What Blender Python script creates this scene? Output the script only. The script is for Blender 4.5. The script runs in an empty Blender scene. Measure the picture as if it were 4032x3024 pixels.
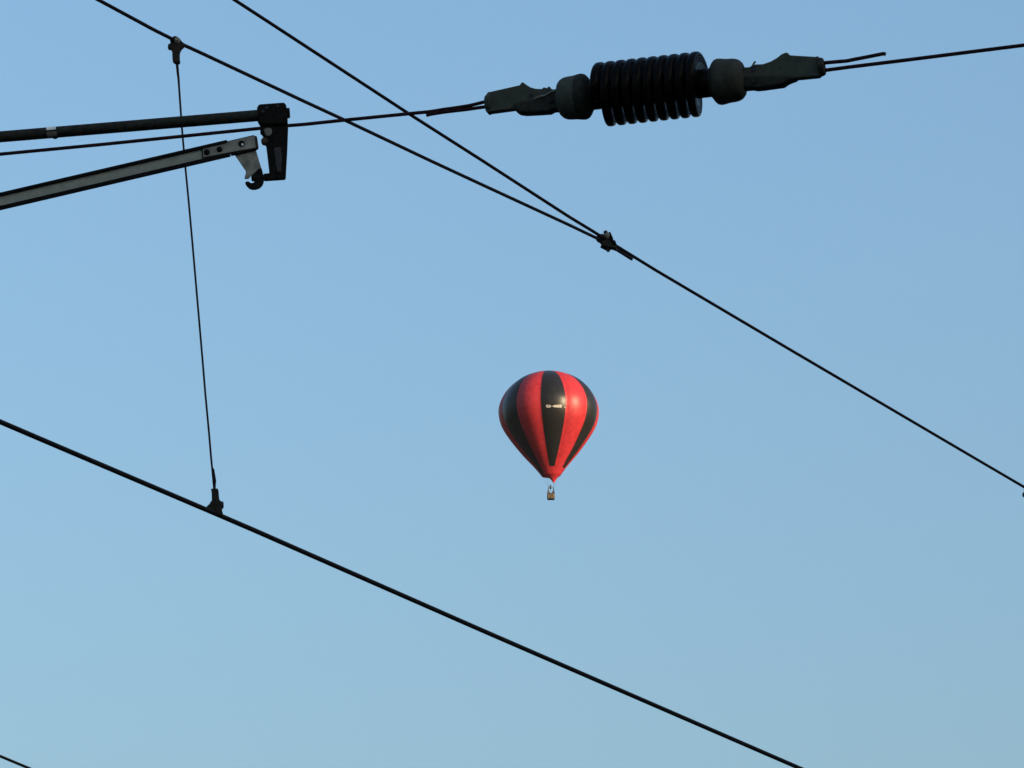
import bpy, bmesh, math, random
from mathutils import Vector, Matrix, Quaternion
random.seed(7)
R = math.radians
C = bpy.context.scene.collection
PI = math.pi

# ------------------------------------------------------------------ camera
PITCH = R(14.8)
F = 200 / 36 * 4032                       # focal length in photo pixels
CAM = Vector((0, 0, 2.6))                 # eye height above the platform
FWD = Vector((0, math.cos(PITCH), math.sin(PITCH)))
UPV = Vector((0, -math.sin(PITCH), math.cos(PITCH)))
RGT = Vector((1, 0, 0))
cd = bpy.data.cameras.new("camera"); co = bpy.data.objects.new("camera", cd); C.objects.link(co)
co.location = CAM; co.rotation_euler = (R(90) + PITCH, 0, 0)
cd.lens = 200; cd.sensor_width = 36; cd.clip_start = 0.1; cd.clip_end = 20000
bpy.context.scene.camera = co

def ray(px, py):
    return FWD + RGT * ((px - 2016) / F) + UPV * ((1512 - py) / F)
def hit(px, py, p0, n):
    d = ray(px, py); return CAM + d * ((p0 - CAM).dot(n) / d.dot(n))
def at(px, py, Y):
    d = ray(px, py); return CAM + d * (Y / d.y)
def far(px, py, D):
    return CAM + ray(px, py) * D

# ------------------------------------------------------------------ materials
def mat(name, col, rough=.6, metal=0.0, var=.25, scale=40, bump=.0, spec=.5, col2=None):
    m = bpy.data.materials.new(name); m.use_nodes = True
    nt = m.node_tree; b = nt.nodes['Principled BSDF']
    tc = nt.nodes.new('ShaderNodeTexCoord'); no = nt.nodes.new('ShaderNodeTexNoise')
    no.inputs['Scale'].default_value = scale; no.inputs['Detail'].default_value = 6
    no.inputs['Roughness'].default_value = .65
    nt.links.new(tc.outputs['Object'], no.inputs['Vector'])
    cr = nt.nodes.new('ShaderNodeValToRGB')
    c2 = col2 if col2 else tuple(c * (1 + var) for c in col)
    cr.color_ramp.elements[0].position = .32; cr.color_ramp.elements[1].position = .68
    cr.color_ramp.elements[0].color = (*[c * (1 - var) for c in col], 1)
    cr.color_ramp.elements[1].color = (*c2, 1)
    nt.links.new(no.outputs['Fac'], cr.inputs['Fac']); nt.links.new(cr.outputs['Color'], b.inputs['Base Color'])
    b.inputs['Roughness'].default_value = rough; b.inputs['Metallic'].default_value = metal
    b.inputs['Specular IOR Level'].default_value = spec
    if bump:
        bp = nt.nodes.new('ShaderNodeBump'); bp.inputs['Strength'].default_value = bump
        bp.inputs['Distance'].default_value = .002
        nt.links.new(no.outputs['Fac'], bp.inputs['Height']); nt.links.new(bp.outputs['Normal'], b.inputs['Normal'])
    return m

M = {}
M['wire'] = mat('tarnished copper wire', (.013, .009, .010), .75, 0, .4, 120, spec=.15, col2=(.022, .013, .014))
M['crosswire'] = mat('reddish oxidised cable', (.026, .010, .013), .8, 0, .5, 90, spec=.12, col2=(.045, .018, .020))
M['contact'] = mat('worn contact wire', (.013, .011, .011), .75, 0, .4, 90, spec=.15)
M['clamp'] = mat('weathered bronze clamp', (.020, .017, .010), .7, 0, .5, 160, .3, spec=.2)
M['tube'] = mat('dark painted steel tube', (.024, .0245, .0175), .7, 0, .5, 70, .2, spec=.15)
M['iron'] = mat('dark cast iron', (.0085, .0075, .006), .8, 0, .5, 90, .4, spec=.1)
M['ironface'] = mat('worn cast iron face', (.045, .042, .040), .7, 0, .35, 60, .3, spec=.25)
M['rail'] = mat('dark steel toned as flange shade', (.0075, .0065, .007), .8, 0, .6, 60, .3, spec=.1)  # shade under the channel flanges put into the colour
M['washer'] = mat('dull bolt head', (.16, .155, .12), .7, .05, .3, 90, .2, spec=.2)
M['galv'] = mat('galvanised steel', (.285, .295, .235), .65, .1, .16, 55, .15, spec=.25)
M['galv_dull'] = mat('dull galvanised plate', (.245, .235, .185), .7, .1, .45, 34, .4, spec=.25)
M['bolt'] = mat('dark bolt steel', (.03, .03, .035), .55, .2, .4, 150, spec=.3)
M['rust'] = mat('rusty edge steel', (.055, .037, .022), .8, 0, .4, 120, .3, spec=.2)
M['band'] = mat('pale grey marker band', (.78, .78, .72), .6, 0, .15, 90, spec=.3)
M['band2'] = mat('darker marker band', (.17, .145, .12), .7, 0, .3, 90, spec=.3)  # darker tone for the lower half shell
M['cast'] = mat('grey cast clamp metal', (.054, .059, .042), .75, .0, .22, 60, .25, spec=.2)
M['cap'] = mat('cap metal with shade in colour', (.042, .043, .031), .75, .0, .3, 45, .25, spec=.15)  # shade on the right cap put into its base colour
M['cast_dark'] = mat('dark cast clamp metal', (.022, .0225, .016), .75, .0, .5, 60, .5, spec=.2)
M['shed'] = mat('dark brown glazed insulator', (.0055, .0042, .003), .28, 0, .5, 45, .3, spec=.05)
M['ground'] = mat('dark ground', (.045, .04, .033), .95, 0, .3, .3, spec=.1)
M['ballast'] = mat('track ballast', (.06, .053, .047), .95, 0, .5, 9, .4, spec=.1)
M['paving'] = mat('platform paving', (.09, .088, .083), .9, 0, .25, 3, .1, spec=.2)
M['brick'] = mat('dark red brick', (.07, .032, .025), .9, 0, .3, 5, .2, spec=.2)
M['slate'] = mat('slate roof', (.05, .052, .06), .7, 0, .3, 3, .1, spec=.3)
M['glass'] = mat('window glass', (.03, .035, .04), .1, 0, .2, 2, spec=.5)
M['frame'] = mat('painted window frame', (.30, .29, .27), .6, 0, .1, 5, spec=.3)

# ------------------------------------------------------------------ object helpers
def tag(o, label=None, cat=None, group=None, kind=None):
    if label: o['label'] = label
    if cat: o['category'] = cat
    if group: o['group'] = group
    if kind: o['kind'] = kind
    return o
def thing(name, loc, label, cat, group=None):
    o = bpy.data.objects.new(name, None); C.objects.link(o); o.location = loc; o.empty_display_size = .1
    bpy.context.view_layer.update()
    return tag(o, label, cat, group)
def origin(o):
    p = Vector((0, 0, 0))
    while o is not None:
        p += o.location; o = o.parent
    return p
def obj(name, bm, m, parent=None, loc=None, smooth=True, bevel=0, seg=2, ang=35):
    """links a bmesh given in world coordinates as one object"""
    o0 = origin(parent) if parent else (Vector(loc) if loc is not None else Vector((0, 0, 0)))
    bmesh.ops.translate(bm, verts=bm.verts, vec=-o0)
    bmesh.ops.recalc_face_normals(bm, faces=bm.faces)
    me = bpy.data.meshes.new(name); bm.to_mesh(me); bm.free()
    for mm in (m if isinstance(m, (list, tuple)) else [m]): me.materials.append(mm)
    if smooth:
        for p in me.polygons: p.use_smooth = True
        try: me.set_sharp_from_angle(angle=R(40))
        except Exception: pass
    o = bpy.data.objects.new(name, me); C.objects.link(o)
    if parent: o.parent = parent
    elif loc is not None: o.location = loc
    if bevel:
        b = o.modifiers.new('bevel', 'BEVEL'); b.width = bevel; b.segments = seg
        b.limit_method = 'ANGLE'; b.angle_limit = R(ang); b.use_clamp_overlap = True
    return o

def frames(pts):
    out = []; n = len(pts); prev = None
    for i in range(n):
        t = (pts[min(i + 1, n - 1)] - pts[max(i - 1, 0)]).normalized()
        if prev is None:
            u = t.orthogonal().normalized()
        else:
            u = (prev - t * prev.dot(t)).normalized()
        prev = u; out.append((t, u, t.cross(u)))
    return out
def resample(pts, step):
    out = [pts[0]]
    for a, b in zip(pts[:-1], pts[1:]):
        n = max(1, int((b - a).length / step))
        out += [a.lerp(b, (i + 1) / n) for i in range(n)]
    return out
def tube(bm, pts, r, seg=12, strands=0, lay=.09, amp=.09, cap=True):
    rad = r if isinstance(r, (list, tuple)) else [r] * len(pts)
    fr = frames(pts); rings = []; L = 0
    for i, p in enumerate(pts):
        if i: L += (pts[i] - pts[i - 1]).length
        t, u, v = fr[i]; ring = []
        for k in range(seg):
            a = 2 * PI * k / seg
            q = rad[i] * (1 + (amp * math.cos(strands * (a - 2 * PI * L / lay)) if strands else 0))
            ring.append(bm.verts.new(p + u * (q * math.cos(a)) + v * (q * math.sin(a))))
        rings.append(ring)
    for a, b in zip(rings[:-1], rings[1:]):
        for k in range(seg):
            bm.faces.new((a[k], a[(k + 1) % seg], b[(k + 1) % seg], b[k]))
    if cap:
        bm.faces.new(rings[0][::-1]); bm.faces.new(rings[-1])
    return bm
def plate(bm, pts, n, f, b):
    A = [bm.verts.new(p + n * f) for p in pts]; B = [bm.verts.new(p - n * b) for p in pts]
    bm.faces.new(A); bm.faces.new(B[::-1])
    k = len(pts)
    for i in range(k): bm.faces.new((A[i], B[i], B[(i + 1) % k], A[(i + 1) % k]))
    return bm
def cyl(bm, p, q, r, seg=16, r2=None):
    return tube(bm, [p, q], [r, r if r2 is None else r2], seg)
def lathe(bm, o, ax, prof, seg=40):
    ax = ax.normalized(); u = ax.orthogonal().normalized(); v = ax.cross(u); rings = []
    for t, r in prof:
        rings.append([bm.verts.new(o + ax * t + (u * math.cos(2 * PI * k / seg) + v * math.sin(2 * PI * k / seg)) * max(r, 1e-4)) for k in range(seg)])
    for a, b in zip(rings[:-1], rings[1:]):
        for k in range(seg): bm.faces.new((a[k], a[(k + 1) % seg], b[(k + 1) % seg], b[k]))
    bm.faces.new(rings[0][::-1]); bm.faces.new(rings[-1])
    return bm
def box(bm, lo, hi, mtx=None):
    lo, hi = Vector(lo), Vector(hi); vs = []
    for x in (lo.x, hi.x):
        for y in (lo.y, hi.y):
            for z in (lo.z, hi.z):
                p = Vector((x, y, z)); vs.append(bm.verts.new(mtx @ p if mtx else p))
    for f in ((0, 1, 3, 2), (4, 6, 7, 5), (0, 4, 5, 1), (2, 3, 7, 6), (0, 2, 6, 4), (1, 5, 7, 3)):
        bm.faces.new([vs[i] for i in f])
    return bm
def hexbolt(bm, c, n, r, h, rot=0):
    n = n.normalized(); u = Vector((0, 0, 1)); u = (u - n * u.dot(n)).normalized(); v = n.cross(u)
    plate(bm, [c + (u * math.cos(rot + k * PI / 3) + v * math.sin(rot + k * PI / 3)) * r for k in range(6)], n, h, 0.001)
    lathe(bm, c - n * .0006, n, [(0, r * 1.25), (h * .22, r * 1.25)], 18)
    lathe(bm, c + n * h, n, [(0, r * .55), (h * .5, r * .5)], 12)
NEW = bmesh.new

# ------------------------------------------------------------------ light and sky
w = bpy.data.worlds.new("World"); bpy.context.scene.world = w; w.use_nodes = True
SUN_EL, SUN_AZ = 11.5, 55.0               # sun low, behind the camera to the right
sd = Vector((math.sin(R(SUN_AZ)) * math.cos(R(SUN_EL)), -math.cos(R(SUN_AZ)) * math.cos(R(SUN_EL)), math.sin(R(SUN_EL))))
nt = w.node_tree; bg = nt.nodes['Background']
sky = nt.nodes.new('ShaderNodeTexSky'); sky.sky_type = 'NISHITA'; sky.sun_disc = False
sky.sun_elevation = R(SUN_EL); sky.sun_rotation = math.atan2(sd.x, sd.y)
sky.altitude = 0; sky.air_density = 1.28; sky.dust_density = 4.8; sky.ozone_density = 3.75
nt.links.new(sky.outputs['Color'], bg.inputs['Color']); bg.inputs['Strength'].default_value = 0.15
sl = bpy.data.lights.new("sun", 'SUN'); so = bpy.data.objects.new("sun", sl); C.objects.link(so)
sl.energy = 3.7; sl.angle = R(.5); sl.color = (1, .75, .47)
so.rotation_euler = (-sd).to_track_quat('-Z', 'Y').to_euler(); so.location = sd * 60
vs = bpy.context.scene.view_settings
bpy.context.scene.display_settings.display_device = 'sRGB'
vs.view_transform = 'Standard'; vs.look = 'None'; vs.exposure = 1.02; vs.gamma = 1

# ------------------------------------------------------------------ setting below and behind the camera
T = Vector((.47, .8827, 0)).normalized(); NB = Vector((T.y, -T.x, 0))     # track direction, towards the platform side
def tb(o, s, n, z): return o + T * s + NB * n + Vector((0, 0, z))
O = Vector((0, 13, 0))
def slab(name, s0, s1, n0, n1, z0, z1, m, kind='structure', parent=None):
    bm = NEW(); mt = Matrix((( T.x, NB.x, 0, O.x), (T.y, NB.y, 0, O.y), (0, 0, 1, 0), (0, 0, 0, 1)))
    box(bm, (s0, n0, z0), (s1, n1, z1), mt)
    o = obj(name, bm, m, parent, smooth=False)
    if kind: o['kind'] = kind
    return o
bm = NEW(); bmesh.ops.create_grid(bm, x_segments=40, y_segments=40, size=2500)
g = obj('ground', bm, M['ground'], smooth=False); g['kind'] = 'structure'
slab('track_bed', -90, 120, -9, 3.2, .004, .25, M['ballast'])
slab('platform', -80, 90, 3.4, 17.9, .004, 1.0, M['paving'])
bld = thing('shade_building', tb(O, 0, 24, 1.0), 'unseen tall brick building added behind the platform to shade the wires', 'building')  # unseen building, added to keep the low sun off the near wires
slab('wall', -34, 36, 18, 30, .004, 13, M['brick'], None, bld)
bm = NEW()
ends = []
for s in (-34.6, 36.6):
    ends.append([bm.verts.new(tb(O, s, n, z)) for n, z in ((17.4, 13.003), (30.6, 13.003), (24, 16.2))])
bm.faces.new(ends[0]); bm.faces.new(ends[1][::-1])
for i in range(3): bm.faces.new((ends[0][i], ends[0][(i + 1) % 3], ends[1][(i + 1) % 3], ends[1][i]))
obj('roof', bm, M['slate'], bld, smooth=False)
wf = None
for zf in (2.2, 6.0, 9.6):
    for s in range(-30, 33, 6):
        if wf is None:
            wf = slab('window', s, s + 1.6, 17.94, 18.0, zf, zf + 2.2, M['frame'], None, bld)
            wp = slab('pane', s + .12, s + 1.48, 17.93, 17.97, zf + .12, zf + 2.08, M['glass'], None, wf)
            s_0, z_0 = s, zf
        else:
            a = wf.copy(); C.objects.link(a); a.parent = bld; a.location = T * (s - s_0) + Vector((0, 0, zf - z_0))
            b = wp.copy(); C.objects.link(b); b.parent = a

# ------------------------------------------------------------------ running wires
def invlerp(x, x0, y0, x1, y1):
    f = (x - x0) / (x1 - x0); return 1 / ((1 - f) / y0 + f / y1)
def wire_pts(pix, yf, before=0, after=0):
    p = [at(x, y, yf(x)) for x, y in pix]
    if before: p.insert(0, p[0] + (p[0] - p[1]).normalized() * before)
    if after: p.append(p[-1] + (p[-1] - p[-2]).normalized() * after)
    return p
yc = lambda x: invlerp(x, 0, 13.0, 3000, 16.5)
Y690 = yc(858)
ym1 = lambda x: invlerp(x, 690, Y690, 2380, 16.2)
ym2 = lambda x: invlerp(x, 924, 14.4, 4032, 18.3)

# contact wire: grooved section
def contact_wire(name, pts, r, label):
    bm = NEW(); pts = resample(pts, .6)
    prof = []
    for k in range(24):
        a = 2 * PI * k / 24
        q = r * (1 - .22 * math.exp(-((math.degrees(a) - 40) / 9) ** 2) - .22 * math.exp(-((math.degrees(a) - 140) / 9) ** 2))
        prof.append((q * math.cos(a), q * math.sin(a)))
    rings = []
    for i, p in enumerate(pts):
        t = (pts[min(i + 1, len(pts) - 1)] - pts[max(i - 1, 0)]).normalized()
        s = t.cross(Vector((0, 0, 1))).normalized(); u = s.cross(t)
        rings.append([bm.verts.new(p + s * x + u * y) for x, y in prof])
    for a, b in zip(rings[:-1], rings[1:]):
        for k in range(24): bm.faces.new((a[k], a[(k + 1) % 24], b[(k + 1) % 24], b[k]))
    bm.faces.new(rings[0]); bm.faces.new(rings[-1][::-1])
    o = obj(name, bm, M['contact'], loc=pts[0]); return tag(o, label, 'wire')
cpts = wire_pts([(0, 1660.6), (200, 1746), (700, 1959), (860, 2027.3), (1000, 2087.5), (1900, 2482.9), (3000, 2960.3), (3160, 3029.6)], yc, 18, 40)
contact_wire('contact_wire', cpts, .00625, 'thick dark contact wire sloping right below the red and black balloon, hung from the dropper')
p2 = wire_pts([(0, 2977.3), (112, 3024)], lambda x: invlerp(x, 0, 24, 3000, 29), 10, 45)
contact_wire('contact_wire', p2, .0062, 'short stretch of thin black wire crossing the bottom left corner')

def rope(name, pts, r, label, parent=None, m='wire', strands=7, lay=.14, step=.012, fine=None):
    # fine sampling only where the photo sees it
    bm = NEW(); rp = [pts[0]]
    for i, (a, b) in enumerate(zip(pts[:-1], pts[1:])):
        st = step if (fine is None or fine[0] <= i < fine[1]) else .6
        n = max(1, int((b - a).length / st)); rp += [a.lerp(b, (k + 1) / n) for k in range(n)]
    tube(bm, rp, r, 14, strands, lay, .025)
    o = obj(name, bm, M[m], parent, loc=None if parent else pts[0])
    if label: tag(o, label, 'wire')
    return o
m1 = wire_pts([(388.4, 0), (540, 81.8), (600, 114.3), (667.8, 148.5), (720.6, 176), (800, 212.3), (1200, 400.2), (1343.7, 466.6), (1520, 550), (1700, 635.3),
               (1900, 728.2), (2240, 885.3), (2344.5, 935.3), (2385, 959), (2431, 985), (2487, 1020)], ym1, 14, 0)
rope('messenger_wire', m1, .0047, 'thin messenger wire carrying the dropper, its cut end just past the small black clamp', fine=(1, 99))
m2 = wire_pts([(924.3, 0), (1080, 101.3), (1460.4, 350), (1607, 446), (1848.3, 600), (1900, 633), (2240, 853), (2332, 909), (2440, 976.5), (2580, 1062.9),
               (3100, 1370.3), (3832, 1800.4), (4032, 1917.5)], ym2, 14, 40)
rope('messenger_wire', m2, .0047, 'messenger wire running on from the small black clamp down to the right edge', fine=(1, 12))

# ------------------------------------------------------------------ dropper between messenger and contact wire
RD = at(692, 160, Y690)
dr = thing('dropper', RD, 'thin dropper wire with a clamp at each end, tied between messenger wire and contact wire', 'dropper', 'droppers hanging below the messenger wires')
z7 = lambda pts: [at(600 + x / 6.635, 100 + y / 6.635, Y690) for x, y in pts]
z8 = lambda pts: [at(700 + x / 5.53, 1800 + y / 5.53, Y690) for x, y in pts]
NV = Vector((0, -1, 0))
bm = NEW()
plate(bm, z7([(478, 335), (535, 330), (560, 308), (600, 303), (645, 318), (700, 350), (725, 375), (765, 432), (835, 500), (835, 560), (790, 590), (755, 630), (730, 680), (716, 730),
              (714, 860), (729, 955), (715, 985), (680, 1005), (615, 1005), (590, 988), (548, 966), (530, 930), (524, 820), (520, 690), (496, 645), (478, 500), (462, 400)]), NV, .010, .010)
up = obj('upper_clamp', bm, M['clamp'], dr, bevel=.004, seg=3)
bm = NEW(); c = z7([(470, 560)])[0]
cyl(bm, c - Vector((.0065, 0, 0)), c + Vector((.022, 0, 0)), .0092, 14); obj('clamp_bolt', bm, M['bolt'], up, bevel=.006, seg=3)
bm = NEW(); c = z7([(655, 420)])[0]; hexbolt(bm, c + NV * .0105, NV, .006, .005, .3); obj('clamp_bolt', bm, M['galv_dull'], up)
bm = NEW()
px = [(696, 244), (698, 262), (700, 285), (703, 310), (705.5, 350), (716, 500), (730, 660), (743.5, 800), (757, 950), (796, 1400), (808, 1545), (822.5, 1700), (831, 1800), (836, 1850), (843, 1925)]
wl = [at(x, y, Y690) for x, y in px]
rd = [.0033, .0036, .0034, .0030, .0027] + [.0026] * 10
tube(bm, wl, rd, 10); obj('dropper_strand', bm, M['wire'], dr)
bm = NEW(); tl = z8([(752, 235), (778, 262), (786, 330), (800, 430), (812, 520), (806, 600), (802, 705)])
tube(bm, tl, [.0010, .0021, .0023, .0027, .0030, .0027, .0029], 10); obj('dropper_strand', bm, M['wire'], dr)
bm = NEW()
plate(bm, z8([(726, 702), (862, 698), (886, 715), (892, 800), (906, 930), (932, 968), (956, 990), (962, 1130), (968, 1180), (990, 1250), (960, 1300), (800, 1240), (640, 1150), (625, 1100), (650, 1070),
              (720, 1015), (744, 950), (740, 800), (730, 740)]), NV, .010, .010)
lo = obj('lower_clamp', bm, M['clamp'], dr, bevel=.004, seg=3)
bm = NEW(); c = z8([(960, 1045)])[0]
cyl(bm, c - Vector((.03, 0, 0)), c + Vector((.0045, 0, 0)), .0098, 14); obj('clamp_bolt', bm, M['bolt'], lo, bevel=.004, seg=3)
# the next dropper along the line: only its clamp bolt reaches into the frame
def copy_tree(o, parent=None):
    c = o.copy(); C.objects.link(c); c.parent = parent
    for ch in list(o.children): copy_tree(ch, c)
    return c
bpy.context.view_layer.update()
d2 = copy_tree(dr); d2.location = at(4049, 1929, ym2(4047))
tag(d2, 'dropper clamp just poking in at the right edge under the messenger wire')

# ------------------------------------------------------------------ parallel clamp joining both messenger wires
YJ = ym2(2390)
zg = lambda pts, Y=YJ: [at(2240 + x / 6.506, 840 + y / 6.506, Y) for x, y in pts]
jc = thing('wire_clamp', zg([(1000, 740)])[0], 'small black bolted clamp gripping two messenger wires where they meet', 'clamp')
bm = NEW()
plate(bm, zg([(690, 640), (740, 560), (850, 545), (930, 560), (985, 520), (1015, 600), (1075, 700), (1130, 760), (1180, 800), (1240, 850), (1210, 955), (1150, 925), (1090, 910), (1048, 925),
              (1010, 900), (900, 880), (830, 800), (800, 738), (742, 722), (705, 680)]), NV, .013, .013)
jb = obj('clamp_body', bm, M['clamp'], jc, bevel=.004, seg=3)
bm = NEW()
plate(bm, zg([(1025, 508), (1062, 515), (1140, 690), (1112, 715), (1182, 728), (1225, 830), (1160, 840), (1090, 760), (1040, 660), (1000, 560)]), NV, .017, .0)
obj('clamp_jaw', bm, M['iron'], jc, bevel=.003)
for a, b, r in (((925, 447), (1000, 640), 55), ((1020, 985), (960, 800), 48)):
    p, q = zg([a, b]); bm = NEW(); d = (q - p).normalized()
    cyl(bm, p, q, r / 6.506 * 16.4 / F); obj('clamp_bolt', bm, M['bolt'], jc, bevel=.003)
p, q = zg([(812, 845), (1000, 940)]); bm = NEW(); cyl(bm, p, q, 42 / 6.506 * 16.4 / F, 6); obj('clamp_nut', bm, M['iron'], jc, bevel=.004)
p = zg([(985, 600)])[0]; bm = NEW(); hexbolt(bm, p + NV * .0135, NV, .007, .006, .2); obj('clamp_nut', bm, M['galv_dull'], jc)

# ------------------------------------------------------------------ cantilever: mast, registration tube and steady arm
YA = 12.05
A = lambda x, y: at(x, y, YA)
S = 12.45 / F                              # metres per photo pixel at the arm
XM = -3.7                                  # mast position
rt = thing('registration_tube', A(1015, 455), 'dark round steel tube reaching in from the left, ending in a heavy drop bracket', 'support arm')
p1, p0 = A(1040, 452.8), A(0, 538.9); dv = (p0 - p1).normalized(); pend = p1 + dv * ((p1.x - XM - .05) / -dv.x)
bm = NEW(); tube(bm, [p1, p0, pend], [23.2 * S, 22.6 * S, 22.6 * S], 32); obj('tube', bm, M['tube'], rt)
tq = (p1 - p0).normalized()
def tube_pt(px): return p0.lerp(p1, px / 1040)
# marker band: two half shells with a gap, and a small lug below
def half_shell(a0, a1, x0, x1, rr, t):
    bm = NEW(); side = Vector((0, -1, 0)); upv = tq.cross(side).normalized()
    if upv.z < 0: upv = -upv
    q0, q1 = tube_pt(x0), tube_pt(x1); n = 14; rows = []
    for k in range(n + 1):
        a = R(a0 + (a1 - a0) * k / n); d = side * math.cos(a) + upv * math.sin(a)
        rows.append([bm.verts.new(q + d * r) for q in (q0, q1) for r in (rr, rr + t)])
    for a, b in zip(rows[:-1], rows[1:]):
        for i, j in ((0, 1), (1, 3), (3, 2), (2, 0)): bm.faces.new((a[i], a[j], b[j], b[i]))
    bm.faces.new([rows[0][i] for i in (0, 1, 3, 2)]); bm.faces.new([rows[-1][i] for i in (0, 2, 3, 1)])
    return bm
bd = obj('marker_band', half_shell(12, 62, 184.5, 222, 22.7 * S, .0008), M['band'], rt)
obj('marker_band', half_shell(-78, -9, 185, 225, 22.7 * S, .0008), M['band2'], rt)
bm = NEW(); c = tube_pt(217); lathe(bm, c - Vector((0, 0, 19 * S)), Vector((0, 0, -1)), [(0, 13 * S), (5 * S, 11 * S), (8 * S, 5 * S)], 14); obj('band_lug', bm, M['tube'], rt)

zb = lambda pts: [A(780 + x / 4.1475, 360 + y / 4.1475) for x, y in pts]
bm = NEW()                                 # clamp head round the tube end
plate(bm, zb([(965, 290), (984, 245), (1012, 232), (1200, 218), (1396, 203), (1420, 214), (1442, 246), (1450, 300), (1462, 450), (1462, 560), (1200, 570), (1010, 560), (992, 520), (972, 488), (964, 400)]), NV, 24 * S, 24 * S)
hd = obj('bracket_head', bm, M['iron'], rt, bevel=7 * S, seg=3)
p, q = zb([(1500, 352), (1400, 358)]); bm = NEW(); tube(bm, [p, p.lerp(q, .12), q], [17 * S, 21.5 * S, 21.5 * S], 20); obj('head_bolt', bm, M['iron'], hd)
for x, y in ((1062, 360), (1130, 300), (1300, 270)):
    c = zb([(x, y)])[0]; bm = NEW(); hexbolt(bm, c + NV * 24 * S, NV, 7 * S, 4 * S, .4); obj('head_bolt', bm, M['bolt'], hd)
bm = NEW()                                 # drop plate
plate(bm, zb([(1016, 500), (1464, 500), (1470, 600), (1462, 820), (1455, 1000), (1442, 1220), (1432, 1415), (1415, 1438), (1300, 1446), (1082, 1460), (1070, 1352), (1164, 1345), (1140, 1130),
              (1112, 900), (1095, 872), (1070, 868), (1062, 740), (1040, 706), (1016, 694)]), NV, 11 * S, 11 * S)
dp = obj('drop_plate', bm, M['iron'], rt, bevel=3 * S, seg=2)
bm = NEW(); c = zb([(1085, 818)])[0]; cyl(bm, c + NV * 15 * S, c - NV * 15 * S, 13.5 * S, 20); obj('plate_bolt', bm, M['rust'], dp, bevel=3 * S)
bm = NEW()                                 # round washer head on the drop plate
plate(bm, zb([(1072, 645), (1100, 622), (1150, 610), (1195, 622), (1210, 650), (1206, 700), (1185, 735), (1150, 748), (1115, 742), (1095, 710), (1080, 670)]), NV, 17 * S, -9 * S)
obj('plate_bolt', bm, M['washer'], dp, bevel=2 * S)
bm = NEW()                                 # worn raised rib on the lower plate
plate(bm, zb([(1240, 935), (1350, 925), (1372, 1100), (1362, 1325), (1290, 1335), (1262, 1150)]), NV, 15 * S, -9 * S)
obj('plate_rib', bm, M['ironface'], dp, bevel=5 * S, seg=3)
p, q = zb([(880, 1425), (1150, 1405)]); bm = NEW(); tube(bm, [p - (q - p).normalized() * 2 * S, p, q], [8 * S, 11.5 * S, 12.5 * S], 20); obj('pivot_pin', bm, M['iron'], rt)

sa = thing('steady_arm', A(900, 590), 'grey galvanised steel channel arm with a hooked plate at its tip, below the round tube', 'support arm')
za = lambda pts: [A(x / 1.8433, 340 + y / 1.8433) for x, y in pts]
# channel profile swept along the arm: web at the back, flanges towards the platform
ca, cb = za([(0, 836.5), (1640, 455)]); ax = (cb - ca).normalized(); upv = NV.cross(ax).normalized(); upv = -upv if upv.z < 0 else upv
cb = ca + ax * (ax.dot(za([(1662, 455)])[0] - ca)); cend = ca - ax * ((ca.x - XM - .05) / ax.x)
th = 3.2 * S
def bar(name, u0, u1, v0, v1, m, bev):
    bm = NEW(); ends = []
    for c in (cend, cb):
        ends.append([bm.verts.new(c + upv * (u * S) + NV * v) for u, v in ((u0, v0), (u1, v0), (u1, v1), (u0, v1))])
    for k in range(4): bm.faces.new((ends[0][k], ends[0][(k + 1) % 4], ends[1][(k + 1) % 4], ends[1][k]))
    bm.faces.new(ends[0][::-1]); bm.faces.new(ends[1])
    return obj(name, bm, m, sa, bevel=bev, seg=2)
bar('web', -26, 24, .001, .001 + th, M['galv'], 0)
bar('rail', 20.5, 32.8, 0, .0082, M['rail'], 1.5 * S)  # flange bars, their shade put into the dark colour and height
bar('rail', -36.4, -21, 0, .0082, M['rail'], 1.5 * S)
# square tip bar clamped inside the channel
bm = NEW(); plate(bm, zb([(76, 940), (96, 925), (510, 826), (905, 733), (948, 742), (962, 765), (985, 925), (978, 940), (940, 938), (520, 1010), (90, 1094), (78, 1085)]), NV, th + 7.5 * S, -th)
tp = obj('tip_bar', bm, M['galv_dull'], sa, bevel=2 * S)
bm = NEW(); plate(bm, zb([(60, 936), (92, 912), (508, 814), (900, 722), (930, 730), (930, 760), (510, 840), (96, 940), (92, 1098), (70, 1096), (62, 1080)]), NV, th + 4 * S, -th + 1 * S); obj('tip_bar_outline', bm, M['rail'], tp)  # dark plate that draws the outline and gap round the tip bar
bm = NEW(); plate(bm, zb([(926, 738), (958, 744), (968, 770), (990, 925), (984, 940), (946, 934)]), NV, th + 9.5 * S, -th - 3 * S); obj('tip_bar_end', bm, M['rust'], tp, bevel=1.5 * S)
bm = NEW(); plate(bm, zb([(520, 1012), (940, 935), (988, 938), (962, 962), (600, 1046), (545, 1058)]), NV, th + 13 * S, 0); obj('tip_flange', bm, M['iron'], tp, bevel=1 * S)
for x, y, r in ((145, 1005, 9), (352, 960, 8.5)):
    c = zb([(x, y)])[0]; bm = NEW(); hexbolt(bm, c + NV * (th + 7.5 * S), NV, r * 1.1 * S, 6 * S, .3); obj('tip_bolt', bm, M['rail'], tp)
c = zb([(712, 868)])[0]; bm = NEW(); hexbolt(bm, c + NV * (th + 7.5 * S), NV, 11 * S, 5 * S, .1); obj('tip_bolt', bm, M['iron'], tp)
bm = NEW(); lathe(bm, zb([(728, 888)])[0] + NV * (th + 12.5 * S), NV, [(0, 5.5 * S), (3 * S, 5 * S), (3.6 * S, 3 * S)], 14); obj('bolt_tip', bm, M['band'], tp)
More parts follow.
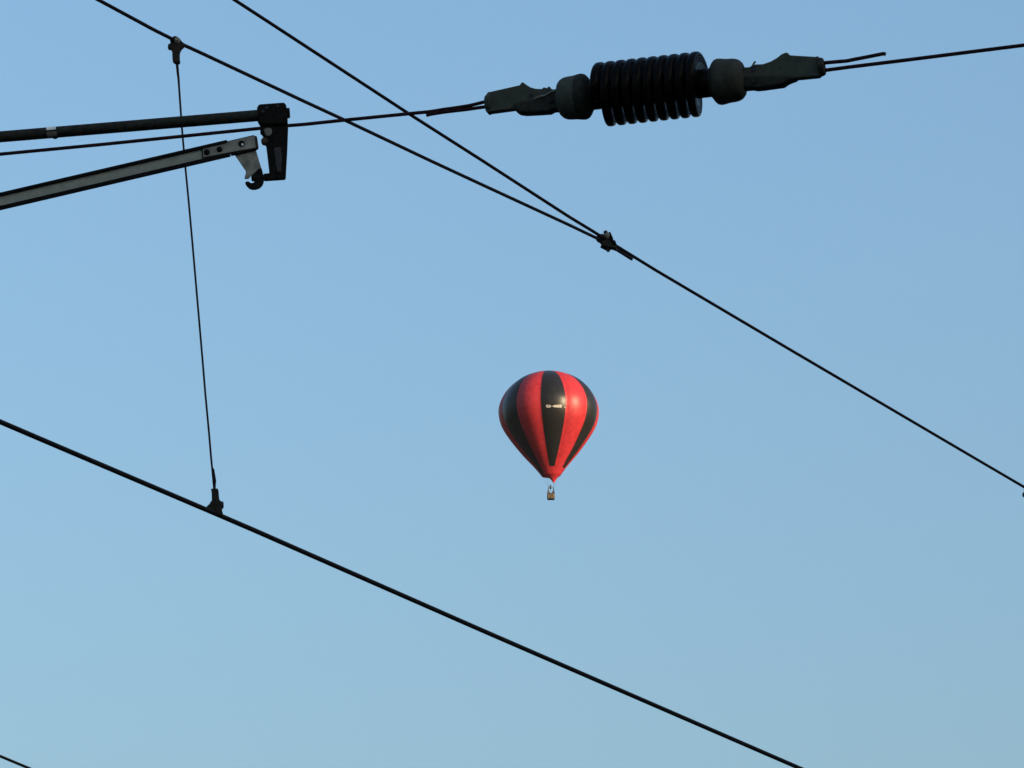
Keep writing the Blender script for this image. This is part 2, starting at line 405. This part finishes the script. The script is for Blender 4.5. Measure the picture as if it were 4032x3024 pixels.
# hook plate
bm = NEW()
plate(bm, zb([(600, 1040), (945, 962), (975, 1060), (1004, 1160), (1035, 1260), (1060, 1350), (1074, 1400), (1068, 1480), (1050, 1525), (1025, 1555), (985, 1583), (940, 1597), (890, 1600), (840, 1583), (798, 1545),
              (772, 1505), (778, 1488), (800, 1480), (828, 1484), (848, 1500), (875, 1508), (905, 1502), (932, 1480), (944, 1464), (915, 1462), (890, 1452), (872, 1430), (869, 1405), (882, 1382), (904, 1364),
              (870, 1375), (848, 1395), (826, 1424), (768, 1430), (758, 1414), (772, 1370), (782, 1310), (768, 1285), (690, 1170)]), NV, 5 * S, 5 * S)
hk = obj('hook_plate', bm, M['galv_dull'], sa, bevel=1.5 * S)
# heavier forged lip of the hook, standing proud of the plate
bm = NEW()
plate(bm, zb([(990, 1270), (1038, 1262), (1062, 1350), (1077, 1402), (1071, 1482), (1052, 1528), (1027, 1558), (987, 1586), (941, 1600), (889, 1603), (838, 1586), (796, 1547), (769, 1505), (776, 1486), (800, 1477),
              (830, 1481), (850, 1497), (876, 1505), (904, 1499), (929, 1478), (940, 1466), (914, 1464), (888, 1454), (869, 1431), (866, 1404), (880, 1380), (930, 1330)]), NV, 10 * S, 10 * S)
obj('hook_lip', bm, M['iron'], hk, bevel=3 * S)

mast = thing('catenary_mast', Vector((XM - .12, YA, .25)), 'grey steel mast out at the left carrying both support arms', 'mast')
bm = NEW()
for lo_, hi_ in (((-.12, -.1, 0), (-.108, .1, 8)), ((.108, -.1, 0), (.12, .1, 8)), ((-.108, -.005, 0), (.108, .005, 8))):
    box(bm, lo_, hi_, Matrix.Translation((XM - .12, YA, .25)))
obj('post', bm, M['galv'], mast, smooth=False)

# ------------------------------------------------------------------ cross wire with the big insulator
P0 = at(2567, 351, 12.45)                  # middle of the insulator
YAW = R(-15)                               # right end comes nearer
LH = Vector((math.cos(YAW), math.sin(YAW), 0))
NW = Vector((LH.y, -LH.x, 0))              # normal of the vertical plane, towards the platform
W = lambda x, y: hit(x, y, P0, NW)
SI = (P0 - CAM).dot(FWD) / F
AX = (W(2868, 318) - W(2266.5, 384)).normalized()
AXL = (W(2868, 318) - W(2266.5, 384)).length / 605     # metres of axis per photo pixel along it
zc_ = lambda pts: [W(1640 + x / 2.6976, 160 + y / 2.6976) for x, y in pts]
zd_ = lambda pts: [W(2240 + x / 3.456, 160 + y / 3.456) for x, y in pts]
ze_ = lambda pts: [W(2740 + x / 2.6976, 140 + y / 2.6976) for x, y in pts]

ins = thing('strain_insulator', P0, 'big dark brown ribbed insulator with a round metal cap at each end', 'insulator')
# ribbed body: a ridge wound round a core
e1 = Vector((0, 0, 1)); e1 = (e1 - AX * e1.dot(AX)).normalized(); e2 = AX.cross(e1)
pitch = 41.7 * AXL; core = 57 * SI; RO = 129 * SI
top0, top9 = W(2240 + 425 / 3.456, 160 + 300 / 3.456), W(2240 + 1720 / 3.456, 160 + 150 / 3.456)
a0 = (top0 - P0).dot(AX) + 8.5 * AXL; pitch = ((top9 - P0).dot(AX) + 9.5 * AXL - a0) / 9
prof = [(-.34, 0), (-.36, .3), (-.37, .6), (-.37, .84), (-.33, .93), (-.22, .985), (0, 1.0), (.18, .99), (.30, .955), (.355, .89), (.36, .82), (.20, .78), (.36, .73), (.36, .68), (.20, .635),
        (.35, .59), (.35, .54), (.20, .495), (.34, .45), (.34, .40), (.22, .2), (.32, 0)]
bm = NEW(); NS = 56; rows = []
RL = NS * .06
i0, i1 = -int(NS * .38), 9 * NS + int(NS * .30)
EB = e2 if e2.dot(NW) < 0 else -e2          # winds over the top and away from the platform
for i in range(i0, i1 + 1):
    thv = 2 * PI * i / NS
    ramp = min(1.0, max(.02, (i - i0) / (2 * RL)), max(.02, (i1 - i) / RL)) ** .6
    d = e1 * math.cos(thv) + EB * math.sin(thv)
    rows.append([bm.verts.new(P0 + AX * (a0 + pitch * (i / NS + u * 1.05 * (.4 + .6 * ramp))) + d * (core * .96 + (RO - core * .96) * v * ramp)) for u, v in prof])
for a, b in zip(rows[:-1], rows[1:]):
    for k in range(len(prof) - 1): bm.faces.new((a[k], a[k + 1], b[k + 1], b[k]))
sh = obj('ribbed_body', bm, M['shed'], ins)
LL, LR = (zc_([(1800, 590)])[0] - P0).dot(AX), (ze_([(230, 480)])[0] - P0).dot(AX)
bm = NEW(); lathe(bm, P0, AX, [(LL, core), (LR, core)], 48); obj('core', bm, M['shed'], ins)
def cap(cx, cy, flip):
    c = W(cx, cy); bm = NEW(); k = AXL; r = SI
    pr = [(-66, 40), (-65, 52), (-60, 66), (-50, 77), (-38, 83), (-22, 86), (0, 87), (12, 89), (22, 91), (34, 92), (46, 88), (55, 78), (62, 66), (67, 58.5), (70, 56)]
    if flip: pr = [(-t, q) for t, q in pr][::-1]
    cut = 8 if not flip else 0
    lathe(bm, c, AX, [(t * k, q * r) for t, q in (pr[:cut] if cut else pr)], 48)
    o = obj('end_cap', bm, M['cast'] if not flip else M['cap'], ins)
    if cut:
        bm = NEW(); lathe(bm, c, AX, [(t * k, q * r) for t, q in [(10, 70)] + pr[cut - 1:]], 48)
        obj('cap_ring', bm, M['cast_dark'], o)
    return o
cap(2264, 384, False); cap(2867, 318.5, True)

def wedge_clamp(zf, outline, lower, label, pin, hole, cot, collar, wires):
    c = zf([pin])[0]
    t = thing('wedge_clamp', c, label, 'clamp', 'wedge clamps at the two ends of the insulator')
    bm = NEW(); plate(bm, zf(outline), NW, 20 * SI, 20 * SI); b = obj('clamp_body', bm, M['cast'], t, bevel=7 * SI, seg=3)
    bm = NEW(); plate(bm, zf(lower), NW, 28 * SI, 28 * SI); obj('clevis', bm, M['cast_dark'], t, bevel=8 * SI, seg=3)
    bm = NEW(); p, q = zf(collar); tube(bm, [p, q], [34 * SI, 40 * SI], 28); obj('clamp_mouth', bm, M['cast_dark'] if zf is ze_ else M['cast'], t, bevel=5 * SI)
    p = zf([pin])[0]; bm = NEW(); cyl(bm, p + NW * 34 * SI, p - NW * 34 * SI, 12 * SI, 18); obj('clevis_pin', bm, M['cast_dark'], t, bevel=2 * SI)
    if cot:
        bm = NEW(); tube(bm, [x + NW * 31 * SI for x in zf(cot)], 4.2 * SI, 8); obj('split_pin', bm, M['galv_dull'], t)
    if hole:
        p = zf([hole])[0]; bm = NEW(); hexbolt(bm, p + NW * 20 * SI, NW, 11 * SI, 4 * SI); obj('clamp_bolt', bm, M['bolt'], t)
    return t
wl_ = wedge_clamp(zc_, [(745, 600), (770, 560), (800, 556), (1110, 486), (1124, 460), (1146, 455), (1168, 474), (1220, 508), (1275, 524), (1345, 527), (1360, 508), (1400, 518), (1412, 500), (1430, 502), (1436, 530), (1530, 528),
                        (1540, 640), (1300, 690), (1050, 735), (800, 768), (760, 780), (742, 750), (738, 680)],
                  [(1040, 690), (1150, 655), (1290, 640), (1400, 560), (1530, 540), (1545, 745), (1460, 750), (1420, 772), (1300, 780), (1160, 787), (1100, 780), (1055, 755)],
                  'grey cast wedge clamp on the left end of the big ribbed insulator', (1440, 660), (1235, 592), [(1270, 640), (1330, 620), (1390, 604), (1430, 580), (1465, 562), (1490, 556)],
                  [(738, 672), (800, 664)], None)
wr_ = wedge_clamp(ze_, [(505, 350), (580, 348), (605, 328), (636, 320), (655, 318), (720, 316), (800, 290), (870, 250), (920, 210), (962, 193), (990, 196), (1002, 221), (1280, 238), (1310, 228), (1330, 300), (1335, 400), (1322, 440),
                        (1285, 446), (1080, 466), (960, 470), (700, 460), (510, 470)],
                  [(500, 450), (700, 440), (900, 436), (1030, 445), (1085, 468), (1020, 490), (975, 510), (930, 542), (800, 560), (712, 572), (650, 578), (600, 570), (500, 578)],
                  'grey cast wedge clamp on the right end of the big ribbed insulator', (640, 500), (625, 372), [(622, 345), (636, 318), (652, 300)],
                  [(1366, 326), (1305, 338)], None)

# wires of the cross span
cw_l = zc_([(800, 640), (735, 648), (560, 691), (410, 714), (300, 729), (160, 752), (100, 759), (0, 768)]) + [W(1607, 448), W(1352, 473.4), W(1200, 489.5), W(1136, 494.5), W(1022, 505.5), W(400, 568.9), W(0, 607.1)]
dd = (cw_l[-1] - cw_l[-2]).normalized()
cw_l.append(cw_l[-1] + dd * 6)
cl = rope('cross_wire', cw_l[::-1], .0042, 'reddish dark stranded cross wire running left behind the drop bracket to the big insulator', fine=(1, 99), strands=7, m='crosswire')
cl['category'] = 'wire'
tl = zc_([(105, 793), (160, 779), (300, 758), (560, 727), (735, 702), (800, 695)])
bm = NEW(); tube(bm, resample(tl, .012), .0042, 14, 7, .14, .025)
obj('wire_tail', bm, M['crosswire'], cl)
cw_r = [W(3200, 285), W(3240, 278), W(3340, 264.5), W(3560, 237.5), W(3832, 203), W(4032, 178)]
cw_r.append(cw_r[-1] + (cw_r[-1] - cw_r[-2]).normalized() * 9)
cr_ = rope('cross_wire', cw_r, .0044, 'dark stranded cross wire leaving the insulator for the right edge', fine=(0, 5), m='crosswire')
bm = NEW(); tube(bm, resample([W(3190, 252), W(3240, 248), W(3333, 240), W(3420, 223), W(3478, 211.5), W(3487, 213)], .012), .0044, 14, 7, .14, .025)
obj('wire_tail', bm, M['crosswire'], cr_)

# ------------------------------------------------------------------ hot air balloon
DB = 1100.0; SB = DB / F
def fabric(name, col, sat2, rough, spec, through):
    m = bpy.data.materials.new(name); m.use_nodes = True; n = m.node_tree; b = n.nodes['Principled BSDF']
    tc = n.nodes.new('ShaderNodeTexCoord'); no = n.nodes.new('ShaderNodeTexNoise'); no.inputs['Scale'].default_value = 1.3; no.inputs['Detail'].default_value = 8
    no.inputs['Roughness'].default_value = .7
    n.links.new(tc.outputs['Object'], no.inputs['Vector'])
    cr = n.nodes.new('ShaderNodeValToRGB'); cr.color_ramp.elements[0].position = .3; cr.color_ramp.elements[1].position = .7
    cr.color_ramp.elements[0].color = (*col, 1); cr.color_ramp.elements[1].color = (*sat2, 1)
    n.links.new(no.outputs['Fac'], cr.inputs['Fac']); n.links.new(cr.outputs['Color'], b.inputs['Base Color'])
    b.inputs['Roughness'].default_value = rough; b.inputs['Specular IOR Level'].default_value = spec
    bp = n.nodes.new('ShaderNodeBump'); bp.inputs['Strength'].default_value = .35; bp.inputs['Distance'].default_value = .12
    n.links.new(no.outputs['Fac'], bp.inputs['Height']); n.links.new(bp.outputs['Normal'], b.inputs['Normal'])
    if through:                            # thin cloth lets some of the light through
        tr = n.nodes.new('ShaderNodeBsdfTranslucent'); n.links.new(cr.outputs['Color'], tr.inputs['Color'])
        ad = n.nodes.new('ShaderNodeMixShader'); ad.inputs['Fac'].default_value = through
        n.links.new(b.outputs[0], ad.inputs[1]); n.links.new(tr.outputs[0], ad.inputs[2])
        n.links.new(ad.outputs[0], n.nodes['Material Output'].inputs['Surface'])
    return m
M['red'] = fabric('red balloon fabric', (.37, .019, .026), (.60, .040, .050), .42, .40, .30)
M['black'] = fabric('black balloon fabric', (.0075, .0075, .0075), (.0135, .0130, .0125), .36, .27, 0)
M['white'] = mat('white lettering', (.36, .345, .31), .6, 0, .05, 2, spec=.3)
M['greymark'] = mat('grey lettering', (.20, .19, .17), .5, 0, .1, 2, spec=.3)
M['wicker'] = mat('woven wicker', (.034, .029, .020), .8, 0, .45, 3, .3, spec=.15, col2=(.15, .118, .070))
M['leather'] = mat('dark leather trim', (.035, .035, .035), .7, 0, .3, 8, spec=.3)
M['steel'] = mat('burner steel', (.30, .31, .33), .4, .6, .2, 8, spec=.5)
M['cable'] = mat('flying wire', (.05, .05, .05), .5, .5, .2, 8)

KW = 1.09                                  # basket width
bl_base = far(2169.4, 1967.0, DB)
bal = thing('hot_air_balloon', bl_base, 'red and black striped hot air balloon drifting in the clear sky', 'balloon')
MC = far(2169.5, 1873.8, DB)               # mouth centre
ROT = Matrix.Rotation(R(-1.9), 3, 'Y')
PROF = [(0.0, 1.79), (0.84, 2.4), (1.68, 3.04), (2.52, 3.73), (3.35, 4.46), (4.19, 5.18), (5.03, 5.84), (5.87, 6.47), (6.71, 7.09), (7.55, 7.68), (8.39, 8.23), (9.22, 8.71), (10.06, 9.1), (10.9, 9.37), (11.74, 9.55),
        (12.58, 9.63), (13.42, 9.61), (14.26, 9.43), (15.09, 9.12), (15.93, 8.71), (16.77, 8.17), (17.61, 7.45), (18.45, 6.57), (19.29, 5.35), (19.95, 3.95), (20.4, 2.6), (20.64, 1.3), (20.72, 0.02)]
def catmull(P, n):
    out = []
    for i in range(len(P) - 1):
        a, b, c, d = P[max(i - 1, 0)], P[i], P[i + 1], P[min(i + 2, len(P) - 1)]
        for k in range(n):
            t = k / n
            out.append(tuple(.5 * ((2 * b[j]) + (c[j] - a[j]) * t + (2 * a[j] - 5 * b[j] + 4 * c[j] - d[j]) * t * t + (3 * b[j] - a[j] - 3 * c[j] + d[j]) * t ** 3) for j in (0, 1)))
    out.append(P[-1]); return out
FP = catmull(PROF, 4)
def rad_at(z):
    for (z0, r0), (z1, r1) in zip(FP[:-1], FP[1:]):
        if z0 <= z <= z1: return r0 + (r1 - r0) * (z - z0) / max(z1 - z0, 1e-6)
    return FP[-1][1]
GB, G0 = 32.0, -11.0                       # gore width, left edge of the middle black gore (degrees from the viewer, + to the right)
def surf(az, z, off=0.0, bulge=True):
    r = rad_at(z); g = (az - G0) % 60.0; f = g / GB if g < GB else (g - GB) / (60 - GB)
    if bulge: r *= 1 + .032 * (math.sin(PI * f) ** .8 - .55) * min(1, z / 3 + .2)
    r += off
    a = R(az); return MC + ROT @ Vector((r * math.sin(a), -r * math.cos(a), z))
def gore_az(k):                             # ten columns per gore, black gores a little wider than red
    p, q = divmod(k, 20); return G0 + 60 * p + (GB * q / 10 if q < 10 else GB + (60 - GB) * (q - 10) / 10)
bm = NEW(); NA = 12 * 10; rows = []
for z, r in FP:
    rows.append([bm.verts.new(surf(gore_az(k), z)) for k in range(NA)])
ZRED = 1.2                                # front and right black gores turn red below this, the others stay black
for i in range(len(rows) - 1):
    for k in range(NA):
        f = bm.faces.new((rows[i][k], rows[i][(k + 1) % NA], rows[i + 1][(k + 1) % NA], rows[i + 1][k]))
        gi = k // 10
        f.material_index = 1 if (gi % 2 == 0 and (FP[i][0] > ZRED or gi not in (0, 2, 4))) else 0
env = obj('envelope', bm, [M['red'], M['black']], bal)
for p in env.data.polygons: p.use_smooth = True
# load tapes along every seam
for gi in range(12):
    bm = NEW(); az = gore_az(gi * 10); pr = None
    for z, r in FP[::2][:-1]:
        a = bm.verts.new(surf(az - 14 / max(r, .8), z, .03)); b = bm.verts.new(surf(az + 14 / max(r, .8) * .0, z, .045)); c = bm.verts.new(surf(az + 14 / max(r, .8), z, .03))
        if pr: bm.faces.new((pr[0], pr[1], b, a)); bm.faces.new((pr[1], pr[2], c, b))
        pr = (a, b, c)
    obj('load_tape', bm, M['red'] , env)
# white lettering on the middle black gore
def patch(a0, a1, z0a, z1a, z0b, z1b, m):
    bm = NEW(); n = 12; pr = None
    for k in range(n + 1):
        t = k / n; az = a0 + (a1 - a0) * t; zl = z0a + (z0b - z0a) * t; zh = z1a + (z1b - z1a) * t
        cur = [bm.verts.new(surf(az, zl + (zh - zl) * j / 3, .09)) for j in range(4)]
        if pr:
            for j in range(3): bm.faces.new((pr[j], cur[j], cur[j + 1], pr[j + 1]))
        pr = cur
    return bm
def zl(y6, az):                            # height on the envelope that appears at zoom row y6
    best = None
    for i in range(400):
        z = 6 + 10 * i / 400; p = surf(az, z); d = p - CAM; yy = 1512 - F * d.dot(UPV) / d.dot(FWD)
        e = abs(yy - (1400 + y6 / 2.765))
        if best is None or e < best[0]: best = (e, z)
    return best[1]
def zx(x6, z):
    best = None
    for i in range(400):
        az = -20 + 60 * i / 400; p = surf(az, z); d = p - CAM; xx = 2016 + F * d.x / d.dot(FWD)
        e = abs(xx - (1900 + x6 / 2.765))
        if best is None or e < best[0]: best = (e, az)
    return best[1]
zm = zl(552, 5)
def mark(x0, x1, ya0, ya1, yb0, yb1, m):
    aa, ab = zx(x0, zm), zx(x1, zm)
    return obj('lettering', patch(aa, ab, zl(ya1, aa), zl(ya0, aa), zl(yb1, ab), zl(yb0, ab), m), M[m], env)
mark(692, 706, 540, 562, 537, 568, 'white'); mark(706, 728, 537, 543, 537, 543, 'white'); mark(706, 728, 561, 568, 561, 568, 'white'); mark(728, 742, 537, 568, 542, 564, 'white')
mark(706, 728, 543, 561, 543, 561, 'greymark')
mark(742, 764, 548, 556, 549, 556, 'greymark')
mark(764, 782, 547, 558, 540, 563, 'white'); mark(782, 812, 540, 563, 537, 567, 'white'); mark(814, 836, 537, 567, 536, 568, 'white'); mark(838, 860, 536, 568, 535, 569, 'white')
mark(884, 902, 558, 570, 558, 571, 'greymark')
# scoop: fabric skirt on the near right side drawn down to the burner frame
TIP = far(1900 + 766 / 2.765, 1400 + 1396 / 2.765, DB) + Vector((0, -.3, 0))
bm = NEW(); pr = None; NQ = 30
for k in range(NQ + 1):
    az = -62 + 190 * k / NQ; top = surf(az, 0.05, .03, False); cur = []
    fade = math.sin(PI * k / NQ) ** .45
    low = TIP + Vector((.28 * math.sin(R(az)), -.28 * math.cos(R(az)), (1 - fade) * 1.3))
    for j in range(9):
        t = j / 8; p = top.lerp(low, t * (.25 + .75 * fade)); p += (MC - Vector((p.x, p.y, MC.z))) * (.10 * math.sin(PI * t))
        cur.append(bm.verts.new(p))
    if pr:
        for j in range(8): bm.faces.new((pr[j], cur[j], cur[j + 1], pr[j + 1]))
    pr = cur
sc_ = obj('scoop', bm, M['red'], bal)
# burner frame, burner, flying wires
bx, by, bz = bl_base
BZ = bz + 2.4
bm = NEW()
for a, b in (((-.45, -.45), (.45, -.45)), ((.45, -.45), (.45, .45)), ((.45, .45), (-.45, .45)), ((-.45, .45), (-.45, -.45))):
    cyl(bm, Vector((bx + a[0], by + a[1], BZ)), Vector((bx + b[0], by + b[1], BZ)), .03, 8)
bf = obj('burner_frame', bm, M['steel'], bal)
bm = NEW(); lathe(bm, Vector((bx - .08, by, BZ - .35)), Vector((0, 0, 1)), [(0, .10), (.2, .16), (.35, .19), (.75, .19), (.8, .16)], 20); obj('burner', bm, M['leather'], bal)
for k in range(8):
    az = 22.5 + 45 * k; p = surf(az, .05, 0, False); s = Vector((bx + (.45 if math.sin(R(az)) > 0 else -.45), by + (-.45 if math.cos(R(az)) > 0 else .45), BZ))
    bm = NEW(); cyl(bm, p, s, .006, 6); obj('flying_wire', bm, M['cable'], bal)
for sx in (-1, 1):
    for sy in (-1, 1):
        bm = NEW(); cyl(bm, Vector((bx + sx * .64, by + sy * .52, bz + 1.2)), Vector((bx + sx * .45, by + sy * .45, BZ)), .065, 10); obj('upright', bm, M['leather'], bal)
# basket
def rr(hx, hy, r, n=6):
    out = []
    for cx, cy, a0 in ((hx - r, hy - r, 0), (-hx + r, hy - r, 90), (-hx + r, -hy + r, 180), (hx - r, -hy + r, 270)):
        for k in range(n + 1):
            a = R(a0 + 90 * k / n); out.append((cx + r * math.cos(a), cy + r * math.sin(a)))
    return out
def hoop(bm, levels, closed_bottom):
    rings = []
    for z, hx, hy in levels: rings.append([bm.verts.new(Vector((bx + x, by + y, bz + z))) for x, y in rr(hx * KW, hy * KW, .2)])
    n = len(rings[0])
    for a, b in zip(rings[:-1], rings[1:]):
        for k in range(n): bm.faces.new((a[k], a[(k + 1) % n], b[(k + 1) % n], b[k]))
    if closed_bottom: bm.faces.new(rings[0][::-1]); bm.faces.new(rings[-1])
    else:
        a, b = rings[-1], rings[0]
        for k in range(n): bm.faces.new((a[k], a[(k + 1) % n], b[(k + 1) % n], b[k]))
bm = NEW(); hoop(bm, [(.10, .62, .50), (.3, .68, .55), (.75, .69, .56), (1.10, .65, .53), (1.10, .59, .47), (.7, .63, .5), (.2, .6, .48)], True)
bk = obj('basket', bm, M['wicker'], bal)
bm = NEW(); hoop(bm, [(0, .58, .46), (.04, .63, .51), (.14, .67, .55), (.16, .60, .48)], True); obj('basket_base', bm, M['leather'], bk)
bm = NEW(); hoop(bm, [(1.102, .67, .55), (1.16, .675, .555), (1.19, .63, .51), (1.16, .58, .46), (1.102, .58, .46)], False); obj('rim_pad', bm, M['leather'], bk)

# passengers standing in the basket
def person(px, py, coat, label, look):
    base = Vector((px, py, bz + .165))
    me = bpy.data.meshes.new('person'); sk = {}
    J = [('pelvis', (0, 0, .92), .15), ('belly', (0, 0, 1.10), .18), ('chest', (0, 0, 1.32), .20), ('neck', (0, 0, 1.47), .065), ('jaw', (0, -.02, 1.54), .075), ('head', (0, -.01, 1.62), .095), ('crown', (0, .0, 1.70), .06)]
    for s, n in ((-1, 'l'), (1, 'r')):
        J += [(n + 'sh', (s * .19, 0, 1.40), .065), (n + 'el', (s * .25, -.03, 1.13), .048), (n + 'wr', (s * .22, -.24, 1.08), .034), (n + 'hand', (s * .20, -.32, 1.09), .034),
              (n + 'hip', (s * .09, 0, .86), .095), (n + 'kn', (s * .10, -.01, .48), .065), (n + 'an', (s * .10, .01, .09), .045), (n + 'toe', (s * .11, -.14, .04), .036)]
    idx = {j[0]: i for i, j in enumerate(J)}
    ed = [('pelvis', 'belly'), ('belly', 'chest'), ('chest', 'neck'), ('neck', 'jaw'), ('jaw', 'head'), ('head', 'crown')]
    for n in 'lr': ed += [('chest', n + 'sh'), (n + 'sh', n + 'el'), (n + 'el', n + 'wr'), (n + 'wr', n + 'hand'), ('pelvis', n + 'hip'), (n + 'hip', n + 'kn'), (n + 'kn', n + 'an'), (n + 'an', n + 'toe')]
    me.from_pydata([j[1] for j in J], [(idx[a], idx[b]) for a, b in ed], [])
    o = bpy.data.objects.new('person', me); C.objects.link(o); o.location = base; o.rotation_euler = (0, 0, R(look))
    md = o.modifiers.new('skin', 'SKIN')
    if not me.skin_vertices: me.skin_vertices.new()
    for i, j in enumerate(J): me.skin_vertices[0].data[i].radius = (j[2], j[2])
    me.skin_vertices[0].data[0].use_root = True
    o.modifiers.new('sub', 'SUBSURF').levels = 2
    o.modifiers['sub'].render_levels = 2
    me.materials.append(coat); tag(o, label, 'person', 'passengers standing in the balloon basket')
    hb = NEW(); bmesh.ops.create_uvsphere(hb, u_segments=14, v_segments=10, radius=.112)
    for v in hb.verts: v.co = Vector((v.co.x * .95, v.co.y * 1.05 + .02, max(v.co.z, -.03) + 1.655))
    hm = bpy.data.meshes.new('hair'); hb.to_mesh(hm); hb.free(); hm.materials.append(M['leather'])
    h = bpy.data.objects.new('hair', hm); C.objects.link(h); h.parent = o
    return o
M['coat1'] = mat('dark grey coat', (.05, .052, .06), .8, 0, .2, 8, spec=.2)
M['coat2'] = mat('dark plum coat', (.085, .055, .08), .8, 0, .2, 8, spec=.2)
person(bx - .44, by - .08, M['coat1'], 'person in a dark grey coat standing at the left side of the balloon basket', 20)
person(bx + .45, by + .02, M['coat2'], 'person in a dark plum coat standing at the right side of the balloon basket', -25)

# ------------------------------------------------------------------ thin morning haze between the platform and the far balloon
bm = NEW(); box(bm, (-2600, -2600, -1), (2600, 2600, 330))
hz = obj('haze', bm, [], smooth=False); hz['kind'] = 'stuff'
hm = bpy.data.materials.new('haze'); hm.use_nodes = True; hn = hm.node_tree
hn.nodes.remove(hn.nodes['Principled BSDF']); hv = hn.nodes.new('ShaderNodeVolumePrincipled')
hv.inputs['Color'].default_value = (.86, .92, 1, 1); hv.inputs['Density'].default_value = 1.3e-5; hv.inputs['Anisotropy'].default_value = 0.2
hn.links.new(hv.outputs[0], hn.nodes['Material Output'].inputs['Volume']); hz.data.materials.append(hm)
